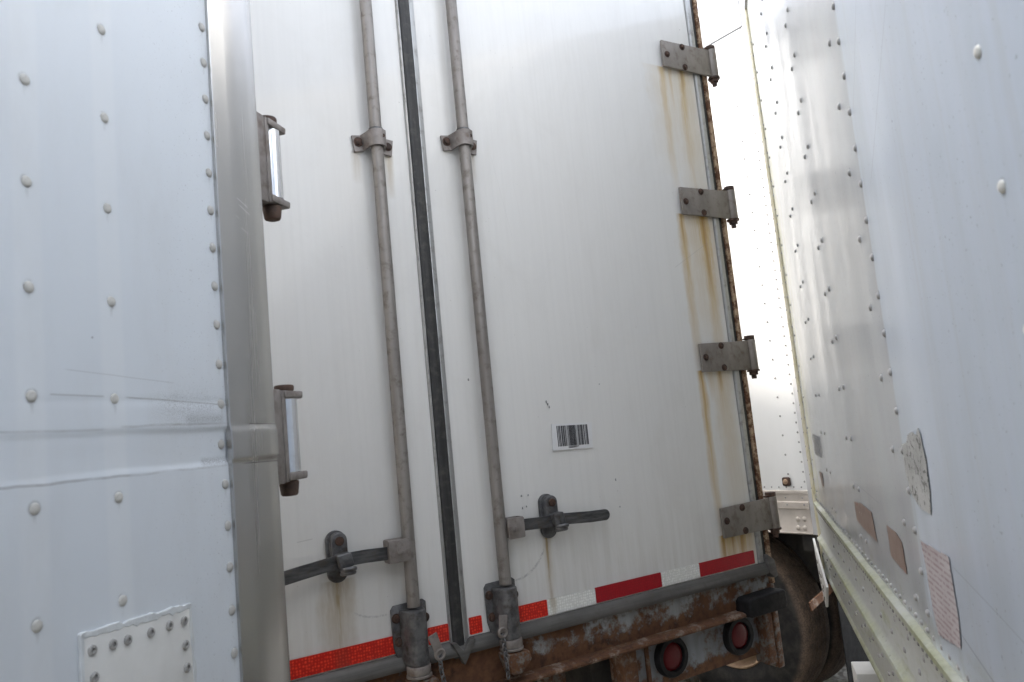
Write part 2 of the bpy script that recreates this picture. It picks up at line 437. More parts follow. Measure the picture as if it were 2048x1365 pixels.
rows = M.mr(M.math('SINE', M.mul(M.Z, 2 * math.pi / .0088)), -.1, .5)
wd = M.mr(M.noise((70, 1, 115), 2, .5), .40, .52)
a = M.noise((9, 9, 18), 4, .6, off=3)
c = M.mix(M.mr(a, .4, .7), (.47, .44, .445), (.41, .365, .37))
c = M.mix(M.mul(M.mul(rows, wd), M.mr(a, .3, .6, .45, .9)), c, (.27, .195, .20))
M.set('Base Color', c); MT['sticker_faded_red'] = M.done()
M = Mat('glue_residue', .7, 0, .3)
a = M.noise((18, 18, 14), 5, .7); b = M.noise((45, 45, 45), 4, .7, 1.5, off=5)
c = M.mix(M.mr(a, .35, .65), (.44, .44, .43), (.34, .34, .325))
c = M.mix(M.mr(b, .52, .64), c, (.11, .11, .10))
M.set('Base Color', c); M.bump(b, .3, .004); MT['glue_residue'] = M.done()
M = Mat('gravel_ground', .9, 0, .3)
a = M.noise(3.0, 6, .7); b = M.voronoi(28, 'F1', 1); c0 = M.noise(60, 3, .6, off=2)
c = M.mix(M.mr(c0, .3, .7), (.27, .245, .21), (.38, .35, .305))
c = M.mix(M.mr(a, .5, .68), c, (.12, .125, .05))
M.set('Base Color', c); M.bump(b, .6, .02); MT['gravel_ground'] = M.done()
simple('stone', (.22, .18, .14), (.36, .31, .25), 25, .9, 0, .2)

# ------------------------------------------------------------------ mesh helpers
def merge(dst, src):
    me = bpy.data.meshes.new('tmp'); src.to_mesh(me); dst.from_mesh(me); bpy.data.meshes.remove(me); src.free()
def bev(bm, w, seg=2, ang=40):
    if w <= 0: return bm
    es = [e for e in bm.edges if len(e.link_faces) == 2 and e.calc_face_angle(0) > R(ang)]
    bmesh.ops.bevel(bm, geom=es, offset=w, offset_type='OFFSET', segments=seg, profile=.5, affect='EDGES', clamp_overlap=True)
    return bm
def box(x0, x1, y0, y1, z0, z1, b=0, seg=2):
    bm = bmesh.new()
    bmesh.ops.create_cube(bm, size=1, matrix=Matrix.Translation(((x0 + x1) / 2, (y0 + y1) / 2, (z0 + z1) / 2)) @ Matrix.Diagonal((abs(x1 - x0), abs(y1 - y0), abs(z1 - z0), 1)))
    return bev(bm, b, seg)
def cyl(p0, p1, r, r1=None, n=20, b=0):
    p0, p1 = Vector(p0), Vector(p1)
    bm = bmesh.new()
    d = p1 - p0
    mt = Matrix.Translation((p0 + p1) / 2) @ d.to_track_quat('Z', 'Y').to_matrix().to_4x4()
    bmesh.ops.create_cone(bm, cap_ends=True, segments=n, radius1=r, radius2=r if r1 is None else r1, depth=d.length, matrix=mt)
    return bev(bm, b, 2)
def prism(pts, y0, y1, b=0, seg=2):
    """polygon in local x,z given clockwise or not, pushed from y0 to y1"""
    bm = bmesh.new()
    a = [bm.verts.new((x, y0, z)) for x, z in pts]
    c = [bm.verts.new((x, y1, z)) for x, z in pts]
    bm.faces.new(a); bm.faces.new(c[::-1])
    n = len(pts)
    for i in range(n): bm.faces.new((a[i], c[i], c[(i + 1) % n], a[(i + 1) % n]))
    bmesh.ops.recalc_face_normals(bm, faces=bm.faces)
    return bev(bm, b, seg)
def rrect(x0, x1, z0, z1, r, n=5, top=True, bot=True):
    pts = []
    for (cx_, cz_, a0, on) in ((x1 - r, z1 - r, 0, top), (x0 + r, z1 - r, 90, top), (x0 + r, z0 + r, 180, bot), (x1 - r, z0 + r, 270, bot)):
        if on:
            for i in range(n + 1):
                a = R(a0 + 90 * i / n); pts.append((cx_ + r * math.cos(a), cz_ + r * math.sin(a)))
        else:
            pts.append((cx_ + (r if a0 in (0, 270) else -r), cz_ + (r if a0 in (0, 90) else -r)))
    return pts
def vprofile(prof, zs, disp=None, close=False):
    """x,y profile carried up through the heights zs"""
    bm = bmesh.new(); rows = []
    for z in zs:
        rows.append([bm.verts.new((x, y + (disp(x, y, z) if disp else 0), z)) for x, y in prof])
    n = len(prof)
    for j in range(len(zs) - 1):
        for i in range(n if close else n - 1):
            k = (i + 1) % n
            bm.faces.new((rows[j][i], rows[j][k], rows[j + 1][k], rows[j + 1][i]))
    if close:
        bm.faces.new(rows[0][::-1]); bm.faces.new(rows[-1])
    bmesh.ops.recalc_face_normals(bm, faces=bm.faces) if close else None
    return bm
def hprofile(prof, xs, close=True):
    """y,z profile carried along the xs"""
    bm = bmesh.new(); rows = []
    for x in xs: rows.append([bm.verts.new((x, y, z)) for y, z in prof])
    n = len(prof)
    for j in range(len(xs) - 1):
        for i in range(n if close else n - 1):
            k = (i + 1) % n
            bm.faces.new((rows[j][i], rows[j + 1][i], rows[j + 1][k], rows[j][k]))
    if close:
        bm.faces.new(rows[0]); bm.faces.new(rows[-1][::-1])
    bmesh.ops.recalc_face_normals(bm, faces=bm.faces)
    return bm
def sheet(xs, zs, fy):
    bm = bmesh.new(); rows = []
    for z in zs: rows.append([bm.verts.new((x, fy(x, z), z)) for x in xs])
    for j in range(len(zs) - 1):
        for i in range(len(xs) - 1):
            bm.faces.new((rows[j][i], rows[j][i + 1], rows[j + 1][i + 1], rows[j + 1][i]))
    return bm
def lathe(prof, c, n=40, axis='Y'):
    """profile of (radius, y) turned about a local Y axis through c"""
    bm = bmesh.new(); rows = []
    for r, y in prof:
        rows.append([bm.verts.new((c[0] + r * math.cos(2 * math.pi * i / n), c[1] + y, c[2] + r * math.sin(2 * math.pi * i / n))) for i in range(n)])
    for j in range(len(prof) - 1):
        for i in range(n):
            k = (i + 1) % n
            bm.faces.new((rows[j][i], rows[j][k], rows[j + 1][k], rows[j + 1][i]))
    bmesh.ops.recalc_face_normals(bm, faces=bm.faces)
    return bm
def sweep(pts, prof, close=True):
    """2-D profile (side, z) swept along a mostly horizontal path"""
    bm = bmesh.new(); rows = []
    P = [Vector(p) for p in pts]
    for i, p in enumerate(P):
        t = (P[min(i + 1, len(P) - 1)] - P[max(i - 1, 0)]).normalized()
        side = t.cross(Vector((0, 0, 1))).normalized(); u = side.cross(t).normalized()
        rows.append([bm.verts.new(p + side * a + u * b) for a, b in prof])
    n = len(prof)
    for j in range(len(P) - 1):
        for i in range(n):
            k = (i + 1) % n
            bm.faces.new((rows[j][i], rows[j][k], rows[j + 1][k], rows[j + 1][i]))
    bm.faces.new(rows[0]); bm.faces.new(rows[-1])
    bmesh.ops.recalc_face_normals(bm, faces=bm.faces)
    return bm
def torus(c, r1, r2, mt=None, n=14, k=8, sy=1.0):
    bm = bmesh.new(); rows = []
    for i in range(n):
        a = 2 * math.pi * i / n; row = []
        for j in range(k):
            b = 2 * math.pi * j / k
            v = Vector(((r1 + r2 * math.cos(b)) * math.cos(a), r2 * math.sin(b), (r1 + r2 * math.cos(b)) * math.sin(a) * sy))
            row.append(bm.verts.new((mt @ v if mt else v) + Vector(c)))
        rows.append(row)
    for i in range(n):
        for j in range(k):
            bm.faces.new((rows[i][j], rows[(i + 1) % n][j], rows[(i + 1) % n][(j + 1) % k], rows[i][(j + 1) % k]))
    bmesh.ops.recalc_face_normals(bm, faces=bm.faces)
    return bm
def dome(r, h, n=12):
    """rivet head standing out of a wall, towards local -Y"""
    prof = [(r * 1.0, 0.001), (r * 1.0, -h * .25), (r * .86, -h * .62), (r * .55, -h * .9), (.0001, -h)]
    return lathe(prof, (0, 0, 0), n)
def to_mesh(name, bms, mat, smooth=35):
    bm = bmesh.new()
    for b in (bms if isinstance(bms, list) else [bms]): merge(bm, b)
    me = bpy.data.meshes.new(name); bm.to_mesh(me); bm.free()
    me.materials.append(MT[mat])
    if smooth:
        me.polygons.foreach_set('use_smooth', [True] * len(me.polygons))
        me.set_sharp_from_angle(angle=R(smooth))
    return me
def obj(name, bms, mat, parent=None, smooth=35, label=None, kind=None, loc=None):
    me = bms if isinstance(bms, bpy.types.Mesh) else to_mesh(name, bms, mat, smooth)
    o = bpy.data.objects.new(name, me); COL.objects.link(o)
    if parent is not None: o.parent = parent
    if label: o['label'] = label
    if kind: o['kind'] = kind
    if loc is not None: o.location = loc
    return o
def thing(name, label, cat, loc, rot, group=None):
    o = bpy.data.objects.new(name, None); COL.objects.link(o)
    o.location = (loc[0], loc[1], 0); o.rotation_euler = (0, 0, R(rot))
    o['label'] = label; o['category'] = cat
    if group: o['group'] = group
    return o
def lin(a, b, n): return [a + (b - a) * i / n for i in range(n + 1)]
def hexbolt(c, r, h, ax=(0, -1, 0), n=6, washer=True):
    c, ax = Vector(c), Vector(ax)
    l = [cyl(c, c + ax * h, r, n=n, b=r * .12)]
    if washer: l.append(cyl(c - ax * .001, c + ax * h * .3, r * 1.35, n=18))
    return l

# ------------------------------------------------------------------ ground
bm = bmesh.new()
bmesh.ops.create_grid(bm, x_segments=40, y_segments=40, size=300)
g = obj('ground', bm, 'gravel_ground', smooth=0); g['kind'] = 'structure'

GROUP = 'parked trailers'
# =================================================================== CENTRE TRAILER
B = thing('trailer', 'white trailer with two rear doors, lock rods and red and white tape, seen from behind', 'trailer', (.331, 2.650), 31.25, GROUP)
XL, XR_, TOP = -1.935, .676, 4.05
obj('body', [box(XL + .01, XR_ - .002, .05, 8.2, 1.10, TOP - .02)], 'side_sheet_far', B, 0)
obj('roof', [box(XL, XR_ + .004, .0, 8.21, TOP - .019, TOP + .03, .008)], 'roof_metal', B)
fr = [box(XL, XR_, .075, 8.2, .93, 1.099, .005)]
fr += [box(XL + .7, XL + .82, .1, 7.5, .62, .929, .006), box(XR_ - .82, XR_ - .7, .1, 7.5, .62, .929, .006)]
fr += [box(XL, XR_, y, y + .08, .80, .929) for y in lin(.6, 7.4, 9)]
obj('underframe', fr, 'underframe_black', B)
# doors ------------------------------------------------------------------
SEAM = -.662
def door(x0, x1):
    xs = lin(x0, x1, 16); zs = lin(1.112, TOP - .10, 30)
    f = lambda x, z: .0 + .0012 * math.sin(x * 5 + z * 1.7) + .001 * mnoise.noise((x * 2, z * 1.4, 3))
    return [sheet(xs, zs, f), box(x0, x1, .008, .048, 1.112, TOP - .10)]
dl = obj('door', door(XL + .09, SEAM - .018), 'door_paint', B, label='left rear door')
dr = obj('door', door(SEAM + .018, .600), 'door_paint', B, label='right rear door with hinges and rust streaks')
# seam seal between the doors
zb, zt = 1.085, TOP - .1
obj('seal_strip', [vprofile([(-.7005, .002), (-.7005, -.006), (-.698, -.010), (-.6935, -.010), (-.693, .002)], lin(zb, zt, 2), close=True)], 'trim_grey', B)
obj('seal_gasket', [vprofile([(-.6925, .004), (-.6925, -.015), (-.688, -.0175), (-.663, -.0175), (-.6585, -.015), (-.658, .004)], lin(zb - .02, zt, 60), lambda x, y, z: .0012 * mnoise.noise((x * 20, z * 9, 1)), close=True)], 'gasket_rubber', B)
obj('seal_strip', [vprofile([(-.6575, .004), (-.6575, -.013), (-.655, -.014), (-.641, -.010), (-.6385, -.006), (-.638, .004)], lin(zb, zt, 2), close=True)], 'trim_grey', B)
obj('seal_end', [prism([(-.703, 1.110), (-.690, 1.112), (-.668, 1.085), (-.645, 1.112), (-.626, 1.110), (-.654, 1.064), (-.668, 1.044)], -.030, -.006, .003)], 'dull_rail', B)
# red and white conspicuity tape: each length its own piece
TZ0, TZ1 = 1.1155, 1.165
for (x0, x1, mname) in [(-1.84, -1.62, 'tape_white'), (-1.618, -1.30, 'tape_red_flash_glare'), (-1.298, -.862, 'tape_red_flash_glare'), (-.765, -.700, 'tape_red_flash_glare'), (-.632, -.590, 'tape_red_flash_glare'), (-.470, -.356, 'tape_red_flash_glare'), (-.355, -.167, 'tape_white'), (-.166, .118, 'tape_red'), (.119, .299, 'tape_white'), (.300, .582, 'tape_red')]:
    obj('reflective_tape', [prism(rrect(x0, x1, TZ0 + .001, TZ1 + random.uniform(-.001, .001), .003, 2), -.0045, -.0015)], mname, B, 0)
# rails under and beside the doors
prof = [(.045, 1.112), (-.004, 1.112), (-.010, 1.109), (-.020, 1.094), (-.024, 1.085), (-.0235, 1.077), (-.020, 1.070), (-.012, 1.068), (.045, 1.068)]
obj('door_rail', [hprofile(prof, lin(XL + .07, .628, 60))], 'dull_rail', B)
obj('corner_cap', [prism([(.6285, 1.145), (.664, 1.118), (.672, 1.058), (.655, 1.052), (.6285, 1.075)], -.028, .045, .004)], 'dull_rail', B)
obj('door_edge_strip', [vprofile([(.601, .03), (.601, -.006), (.607, -.010), (.627, -.008), (.630, .03)], [1.113, TOP - .1], close=True)], 'trim_grey', B)
obj('door_edge_gasket', [vprofile([(.631, .03), (.631, -.001), (.651, .002), (.652, .03)], [1.113, TOP - .1], close=True)], 'gasket_rubber', B)
jm = [vprofile([(.653, .05), (.653, -.004), (.656, -.008), (.669, -.008), (.674, -.004), (.676, .05)], lin(1.03, TOP - .02, 90), lambda x, y, z: .0015 * mnoise.noise((x * 30, z * 14, 5)), close=True)]
obj('door_jamb', jm, 'jamb_paint', B)
obj('door_jamb', [box(XL, XL + .085, -.011, .05, 1.03, TOP - .02, .006)], 'jamb_paint', B)
obj('header', [box(XL + .086, .652, -.011, .05, TOP - .098, TOP - .02, .006)], 'side_sheet_far', B)
# rear sill, ledge, lamp box
obj('rear_sill', [sheet(lin(XL + .02, .67, 90), lin(.952, 1.0675, 8), lambda x, z: .006 + .002 * mnoise.noise((x * 6, z * 12, 0)))], 'sill_paint', B)
obj('sill_ledge', [hprofile([(.07, .968), (-.03, .966), (-.042, .963), (-.045, .956), (-.040, .949), (.0, .946), (.07, .945)], [XL + .02 + (.66 - XL) * i / 80 for i in range(80)] )], 'ledge_rust', B)
for o in ():
    pass
lb = [sheet(lin(-.02, .60, 50), lin(.775, .945, 10), lambda x, z: .045 + .002 * mnoise.noise((x * 7, z * 9, 2))), box(-.02, .60, .05, .072, .775, .944)]
obj('lamp_box', lb, 'lamp_box_paint', B)
obj('lamp_box_post', [box(-.085, -.022, .0, .074, .70, .944, .005)], 'ledge_rust', B)
obj('lamp_box_rib', [box(.045, .060, .036, .049, .776, .944, .002)], 'ledge_rust', B)
obj('lamp_box_post', [box(.603, .640, .0, .074, .74, .944, .005), box(.641, .672, -.004, .074, .72, 1.03, .006)], 'rusty_steel', B)
obj('bumper_beam', [box(XL + .3, .25, .12, .22, .50, .60, .008)], 'rusty_steel', B)
obj('bumper_post', [box(-.30, -.22, .14, .2, .6, .93, .005)], 'rusty_steel', B)
obj('bumper_post', [box(XL + .7, XL + .78, .14, .2, .6, .93, .005)], 'rusty_steel', B)
rb = prism([(.462, .948), (.456, .972), (.460, 1.004), (.474, 1.014), (.645, 1.018), (.655, 1.008), (.654, .958), (.644, .948)], -.070, .003, .010, 3)
obj('rubber_bumper', [rb], 'black_rubber', B)
obj('rubber_bumper', [box(XL + .02, XL + .25, -.085, .003, .938, 1.024, .012)], 'black_rubber', B)
for lx in (.155, .487):
    c = (lx, .040, .868)
    t = obj('tail_light', [lathe([(.070, .006), (.070, -.012), (.065, -.020), (.050, -.020), (.047, -.008), (.047, .004)], c, 36)], 'black_rubber', B)
    obj('lens', [lathe([(.0475, -.002), (.0475, -.008), (.045, -.011), (.036, -.0135), (.02, -.015), (.0001, -.0155)], c, 36)], 'lens_red', t)
# hinges -----------------------------------------------------------------
for hz in HZ:
    h0 = .054
    h = obj('hinge', [prism([(.424, hz - h0), (.640, hz - h0 - .002), (.686, hz - h0 - .003), (.686, hz + h0 + .006), (.640, hz + h0 + .004), (.424, hz + h0)], -.022, -.0115, .0015)], 'hinge_plate', B)
    obj('hinge_barrel', [cyl((.702, -.018, hz - .057), (.702, -.018, hz + .062), .0185, n=28, b=.001)], 'hinge_plate', h)
    obj('hinge_pin', hexbolt((.702, -.014, hz + .0625), .0205, .017, (0, 0, 1), 9, False) + [box(.668, .700, -.022, -.008, hz + .0615, hz + .0685, .002)], 'rust_bolt', h)
    obj('hinge_nut', hexbolt((.702, -.014, hz - .0575), .0185, .020, (0, 0, -1), 6) + [cyl((.702, -.014, hz - .07), (.702, -.014, hz - .092), .010)], 'rust_bolt', h)
    for (bx, bz) in ((.445, hz + random.uniform(-.004, .008)), (.532, hz + .043), (.535, hz - .042)):
        obj('hinge_bolt', hexbolt((bx, -.0222, bz), .0095, .008), 'rust_bolt', h)
# lock rods ---------------------------------------------------------------
def lock(x, zc, zcam, mirror, hub0, hub1, hubz, bar, keep):
    """one lock: rod, two clamps, handle with hub and keeper, bottom cam"""
    rod = obj('lock_rod', [cyl((x, -.040, zcam + .03), (x, -.040, TOP - .06), .0185, n=24)], 'rod_steel', B)
    for z in (zc, zc + 1.05):
        cl = obj('rod_clamp', [sweep([(x - .063, -.007, z - .006), (x - .034, -.007, z - .002), (x - .027, -.03, z), (x - .022, -.052, z + .001), (x - .011, -.0635, z + .002), (x + .006, -.0655, z + .002), (x + .02, -.058, z + .001), (x + .025, -.038, z), (x + .028, -.012, z - .002), (x + .034, -.007, z - .004), (x + .062, -.007, z - .008)], [(-.0035, -.025), (.0035, -.025), (.0035, .025), (-.0035, .025)])], 'bracket_steel', rod, 50)
        obj('bolt', hexbolt((x - .047, -.010, z), .011, .008), 'rust_bolt', rod)
        obj('bolt', hexbolt((x + .047, -.010, z - .005), .010, .007), 'rust_bolt', rod)
        obj('bolt_hole', [cyl((x + .012, -.0655, z + .006), (x + .012, -.0668, z + .006), .0055, n=12)], 'rust_bolt', rod)
        obj('collar', [cyl((x, -.040, z + .022), (x, -.040, z + .036), .0215, n=24, b=.002)], 'cast_dark', rod)
    # handle
    e_ = bar[-1]
    hd = obj('lock_handle', [sweep(bar, [(-.004, -.0175), (.004, -.0175), (.004, .0175), (-.004, .0175)]), cyl((e_[0], e_[1] - .0043, e_[2]), (e_[0], e_[1] + .0043, e_[2]), .0177, n=24)], 'handle_dark', B)
    hub = [prism(rrect(hub0, hub1, hubz - .031, hubz + .031, .005, 3), -.066, -.058, .0015), prism(rrect(hub0, hub1, hubz - .031, hubz + .031, .005, 3), -.028, -.020, .0015)]
    hx = hub1 if mirror else hub0
    hub.append(box(min(hx, hx + (.006 if not mirror else -.006)), max(hx, hx + (.006 if not mirror else -.006)), -.0585, -.0275, hubz - .031, hubz + .031))
    obj('handle_hub', hub, 'bracket_steel', hd)
    obj('bolt', hexbolt(((hub0 + hub1) / 2 - .002, -.066, hubz - .002), .0095, .008, n=8), 'bracket_steel', hd)
    # keeper
    kx, kz0, kz1 = keep
    kp = obj('handle_keeper', [prism(rrect(kx - .028, kx + .028, kz0, kz1, .027, 7), -.016, -.0015, .003)], 'cast_dark', B)
    up_ = [prism(rrect(kx - .021, kx + .024, kz1 - .085, kz1 - .004, .0215, 6, True, False), -.040, -.0162, .004, 3)]
    up_ += [prism([(kx - .017, kz1 - .060), (kx + .022, kz1 - .056), (kx + .030, kz1 - .092), (kx - .008, kz1 - .098)], -.072, -.034, .004, 3)]
    obj('keeper_latch', up_, 'cast_dark', kp)
    obj('latch_ring', [torus((kx + .012, -.070, kz1 - .100), .017, .006, Matrix.Rotation(R(78), 3, 'X'), 18, 8), torus((kx + .012, -.064, kz1 - .110), .016, .006, Matrix.Rotation(R(80), 3, 'X'), 18, 8)], 'cast_dark', kp)
    obj('bolt', hexbolt((kx + .001, -.040, kz1 - .026), .0125, .008, n=10, washer=False), 'rust_bolt', kp)
    # bottom cam
    cz = zcam
    s = -1 if mirror else 1
    pts = [(x - .056, cz - .075), (x - .058, cz + .025), (x - .050, cz + .036), (x + .040, cz + .040), (x + .050, cz + .032), (x + .048, cz - .060), (x + .030, cz - .120), (x - .030, cz - .125), (x - .048, cz - .105)]
    cam_ = obj('cam_lock', [prism(pts, -.012, -.005, .002)], 'cast_dark', B)
    hs = [vprofile([(x - .036, -.012), (x - .031, -.040), (x - .024, -.062), (x - .010, -.072), (x + .010, -.072), (x + .026, -.062), (x + .033, -.040), (x + .036, -.012)], [cz - .125, cz - .12, cz + .012, cz + .022], close=True)]
    obj('cam_housing', [bev(hs[0], .004, 2, 30)], 'cast_dark', cam_)
    obj('cam_collar', [cyl((x, -.042, cz - .126), (x, -.042, cz - .15), .034, n=24, b=.003), cyl((x, -.042, cz - .15), (x, -.042, cz - .158), .036, n=24, b=.002)], 'bracket_steel', cam_)
    obj('cam_foot', [prism([(x - .034, cz - .185), (x - .04, cz - .160), (x + .042, cz - .163), (x + .05, cz - .19), (x + .01, cz - .225), (x - .02, cz - .222)], -.075, -.02, .006)], 'rusty_steel', cam_)
    for (bx, bz) in ((x - .044, cz + .002), (x - .040, cz - .062), (x + .043, cz - .012)):
        obj('bolt', hexbolt((bx, -.012, bz), .010, .008), 'rust_bolt', cam_)
    # tab with a ring and a short chain
    tx, tz = (x + .052, cz - .104) if not mirror else (x - .044, cz - .095)
    px_, pz_ = (x + .036, cz - .055) if not mirror else (x - .038, cz - .055)
    a = math.atan2(tz - pz_, tx - px_)
    ca, sa = math.cos(a), math.sin(a)
    L = math.hypot(tx - px_, tz - pz_)
    loc = [(-.008, -.014), (L, -.012), (L, .012), (-.008, .014)]
    obj('ring_tab', [prism([(px_ + u * ca - v * sa, pz_ + u * sa + v * ca) for u, v in loc], -.078, -.073, .001), torus((tx, -.0755, tz), .0125, .0048, None, 18, 8)], 'bracket_steel', cam_)
    ch = []
    q = Vector((tx, -.0755, tz - .014))
    for i in range(9):
        ch.append(torus(q, .0062, .0022, Matrix.Rotation(R(90 * (i % 2) + 20), 3, 'Z'), 10, 6, 1.5))
        q = q + Vector((random.uniform(-.0015, .0025), random.uniform(-.002, .001), -.0132))
    obj('chain', ch, 'cast_dark', cam_)
lock(-.817, 2.604, 1.210, False, -.886, -.822, 1.401, [(-.850, -.043, 1.396), (-.90, -.048, 1.398), (-.95, -.052, 1.401), (-1.0, -.047, 1.400), (-1.04, -.046, 1.396), (-1.08, -.054, 1.393), (-1.13, -.064, 1.389), (-1.19, -.074, 1.383), (-1.25, -.080, 1.378)], (-1.017, 1.338, 1.477))
lock(-.518, 2.640, 1.216, True, -.503, -.446, 1.407, [(-.475, -.043, 1.409), (-.43, -.047, 1.410), (-.38, -.050, 1.408), (-.335, -.046, 1.407), (-.30, -.048, 1.408), (-.26, -.058, 1.406), (-.20, -.064, 1.402), (-.15, -.062, 1.400), (-.137, -.061, 1.3995)], (-.325, 1.350, 1.489))
# barcode sticker ----------------------------------------------------------
stk = obj('barcode_sticker', [prism([(-.275, 1.622), (-.113, 1.617), (-.107, 1.702), (-.270, 1.708)], -.0042, -.0025)], 'sticker_white', B, 0)
bars = []
x = -.252
rs = random.Random(11)
def zz(x, t): return (1.633 - (x + .252) * .025, 1.701 - (x + .252) * .035)[t]
while x < -.128:
    w = rs.choice((.0011, .0011, .0018, .0026, .0036))
    bars.append(prism([(x, zz(x, 0)), (x + w, zz(x + w, 0)), (x + w, zz(x + w, 1)), (x, zz(x, 1))], -.0052, -.0043))
    x += w + rs.choice((.0009, .0009, .0013, .002, .003))
obj('barcode_bars', bars, 'print_black', stk, 0)
def text_obj(name, body, size, mat, parent, M4, extrude=.0003, sx=1.0):
    cu_ = bpy.data.curves.new(name, 'FONT'); cu_.body = body; cu_.size = size; cu_.extrude = extrude; cu_.align_x = 'LEFT'
    t = bpy.data.objects.new(name, cu_); COL.objects.link(t)
    dg = bpy.context.evaluated_depsgraph_get()
    me = bpy.data.meshes.new_from_object(t.evaluated_get(dg))
    bpy.data.objects.remove(t)
    me.transform(M4 @ Matrix.Diagonal((sx, 1, 1, 1)))
    me.materials.clear(); me.materials.append(MT[mat])
    return obj(name, me, mat, parent)
text_obj('barcode_number', '0000089077', .0085, 'print_black', stk, Matrix.Translation((-.212, -.0048, 1.6245)) @ Matrix.Rotation(R(90), 4, 'X'))
# gouge marks on the door skin
gm = []
for (mx_, mz_, r_) in ((-.41, 1.493, .004), (-.385, 1.492, .0035), (-.41, 1.455, .004), (-.395, 1.458, .003), (-.03, 1.50, .004), (-.025, 1.408, .0035), (-.275, 1.775, .005), (-.28, 1.783, .004), (-.270, 1.765, .004), (-.055, 1.83, .002), (-.56, 1.87, .004)):
    gm.append(prism([(mx_ + r_ * random.uniform(.5, 1.1) * math.cos(a) * .7, mz_ + r_ * random.uniform(.5, 1.3) * math.sin(a)) for a in lin(0, 5.4, 6)], -.0032, -.0012))
obj('gouge_marks', gm, 'print_faded', B, 0, kind='stuff')

# wheels -------------------------------------------------------------------
def tyre_prof():
    p = [(.285, -.115), (.30, -.128), (.36, -.142), (.42, -.143), (.465, -.135), (.492, -.122), (.503, -.108)]
    for g_ in (-.062, -.022, .022, .062):
        p += [(.507, g_ - .004), (.501, g_ - .003), (.501, g_ + .003), (.507, g_ + .004)]
    return p + [(r, -y) for r, y in [(.503, -.108), (.492, -.122), (.465, -.135), (.42, -.143), (.36, -.142), (.30, -.128), (.285, -.115)]]
TY = to_mesh('tyre', [lathe(tyre_prof(), (0, 0, 0), 64)], 'tyre_rubber', 40)
RIM = to_mesh('rim', [lathe([(.288, -.118), (.282, -.124), (.272, -.118), (.265, -.09), (.255, -.03), (.245, .0), (.20, .01), (.155, .0), (.148, -.02)], (0, 0, 0), 48)], 'rim_tan', 40)
HUB = to_mesh('hub', [lathe([(.15, .0), (.15, -.03), (.12, -.05), (.115, -.12), (.10, -.135), (.0001, -.14)], (0, 0, 0), 32)], 'rusty_steel', 40)
def wheel(parent, x, y, z=.5, sub=True):
    w = obj('wheel', TY, None, parent, loc=(x, y, z))
    r = obj('rim', RIM, None, w); h = obj('hub', HUB, None, w)
    return w
for wy in (1.9, 3.1):
    for wx in (XR_ - .16, XR_ - .47, XL + .16, XL + .47):
        w = wheel(B, wx, wy)
        w.rotation_euler = (0, 0, R(90) if wx > -.6 else R(-90))

# =================================================================== FAR TRAILER
C = thing('trailer', 'bright white riveted trailer side in the gap beyond the rusty door hinges', 'trailer', (1.375, 4.110), -52.5, GROUP)
CX0, CX1 = -9.0, .19
zsC = [1.245] + lin(1.3, 3.8, 30)
xsC = lin(CX0, -.9, 10) + lin(-.85, .135, 30)
obj('side_sheet', [sheet(xsC, zsC, lambda x, z: .002 * mnoise.noise((x * 2.2, z * 1.5, 8)))], 'side_sheet_far', C)
obj('body', [box(CX0, CX1 - .004, .012, 2.55, 1.04, 3.98)], 'side_sheet_far', C, 0)
obj('corner_post', [vprofile([(.125, .011), (.125, -.005), (.150, -.007), (.156, -.016), (.185, -.016), (.197, -.008), (.199, .05), (.199, 2.5), (.186, 2.5), (.186, .011)], [1.02, 3.99], close=True)], 'top_rail_white', C)
obj('top_rail', [hprofile([(.011, 3.805), (-.008, 3.805), (-.010, 3.812), (-.010, 3.965), (-.016, 3.975), (-.016, 3.995), (.03, 4.0), (.03, 3.805)], [CX0, .1245])], 'top_rail_white', C)
obj('roof', [box(CX0, CX1, .031, 2.55, 3.981, 4.002)], 'roof_metal', C, 0)
cr = [hprofile([(.011, 1.245), (-.004, 1.245), (-.012, 1.242), (-.012, 1.230), (-.006, 1.226), (-.006, 1.188), (-.014, 1.184), (-.014, 1.152), (-.006, 1.148), (-.006, 1.035), (-.012, 1.025), (-.004, 1.018), (.011, 1.02)], [CX0, .1245])]
obj('bottom_rail', cr, 'beige_rail', C)
dm = lambda x, z, r, h, y=0: (lambda b: (bmesh.ops.translate(b, verts=b.verts, vec=(x, y, z)), b)[1])(dome(r, h, 10))
rv = []
for i in range(50): rv.append(dm(.112, 1.29 + i * .0512, .0055, .0035))
for i in range(26): rv.append(dm(.022, 1.33 + i * .1024, .0055, .0035))
for i in range(26): rv.append(dm(-.32, 1.33 + i * .1024, .0055, .0035))
for i in range(20): rv.append(dm(.09 - i * .045, 1.262, .005, .0035))
for i in range(9): rv += [dm(.09 - i * .1, 1.207, .005, .003, -.006), dm(.10 - i * .1, 1.172, .005, .003, -.014)]
obj('rivets', rv, 'rivet_grey', C, kind='stuff', label='small grey rivets dotting the white side')
for (x_, z_) in ((.047, 1.097), (.085, 1.098), (.043, 1.052), (.081, 1.052)):
    obj('rail_bolt', [dm(x_, z_, .013, .008, -.006)], 'beige_rail', C)
mk = obj('marker_lamp', [prism(rrect(-.010, .034, 1.268, 1.315, .01, 3), -.018, -.001, .004)], 'rust_bolt', C)
obj('lens', [lathe([(.014, -.018), (.013, -.024), (.0001, -.028)], (.012, 0, 1.292), 16)], 'rim_tan', mk)
obj('underframe', [box(CX0, CX1 - .02, .30, .42, .70, 1.039), box(CX0, CX1 - .02, 2.1, 2.22, .70, 1.039)] + [box(x, x + .08, .02, 2.5, .93, 1.039) for x in lin(CX0, CX1 - .15, 16)], 'underframe_black', C)
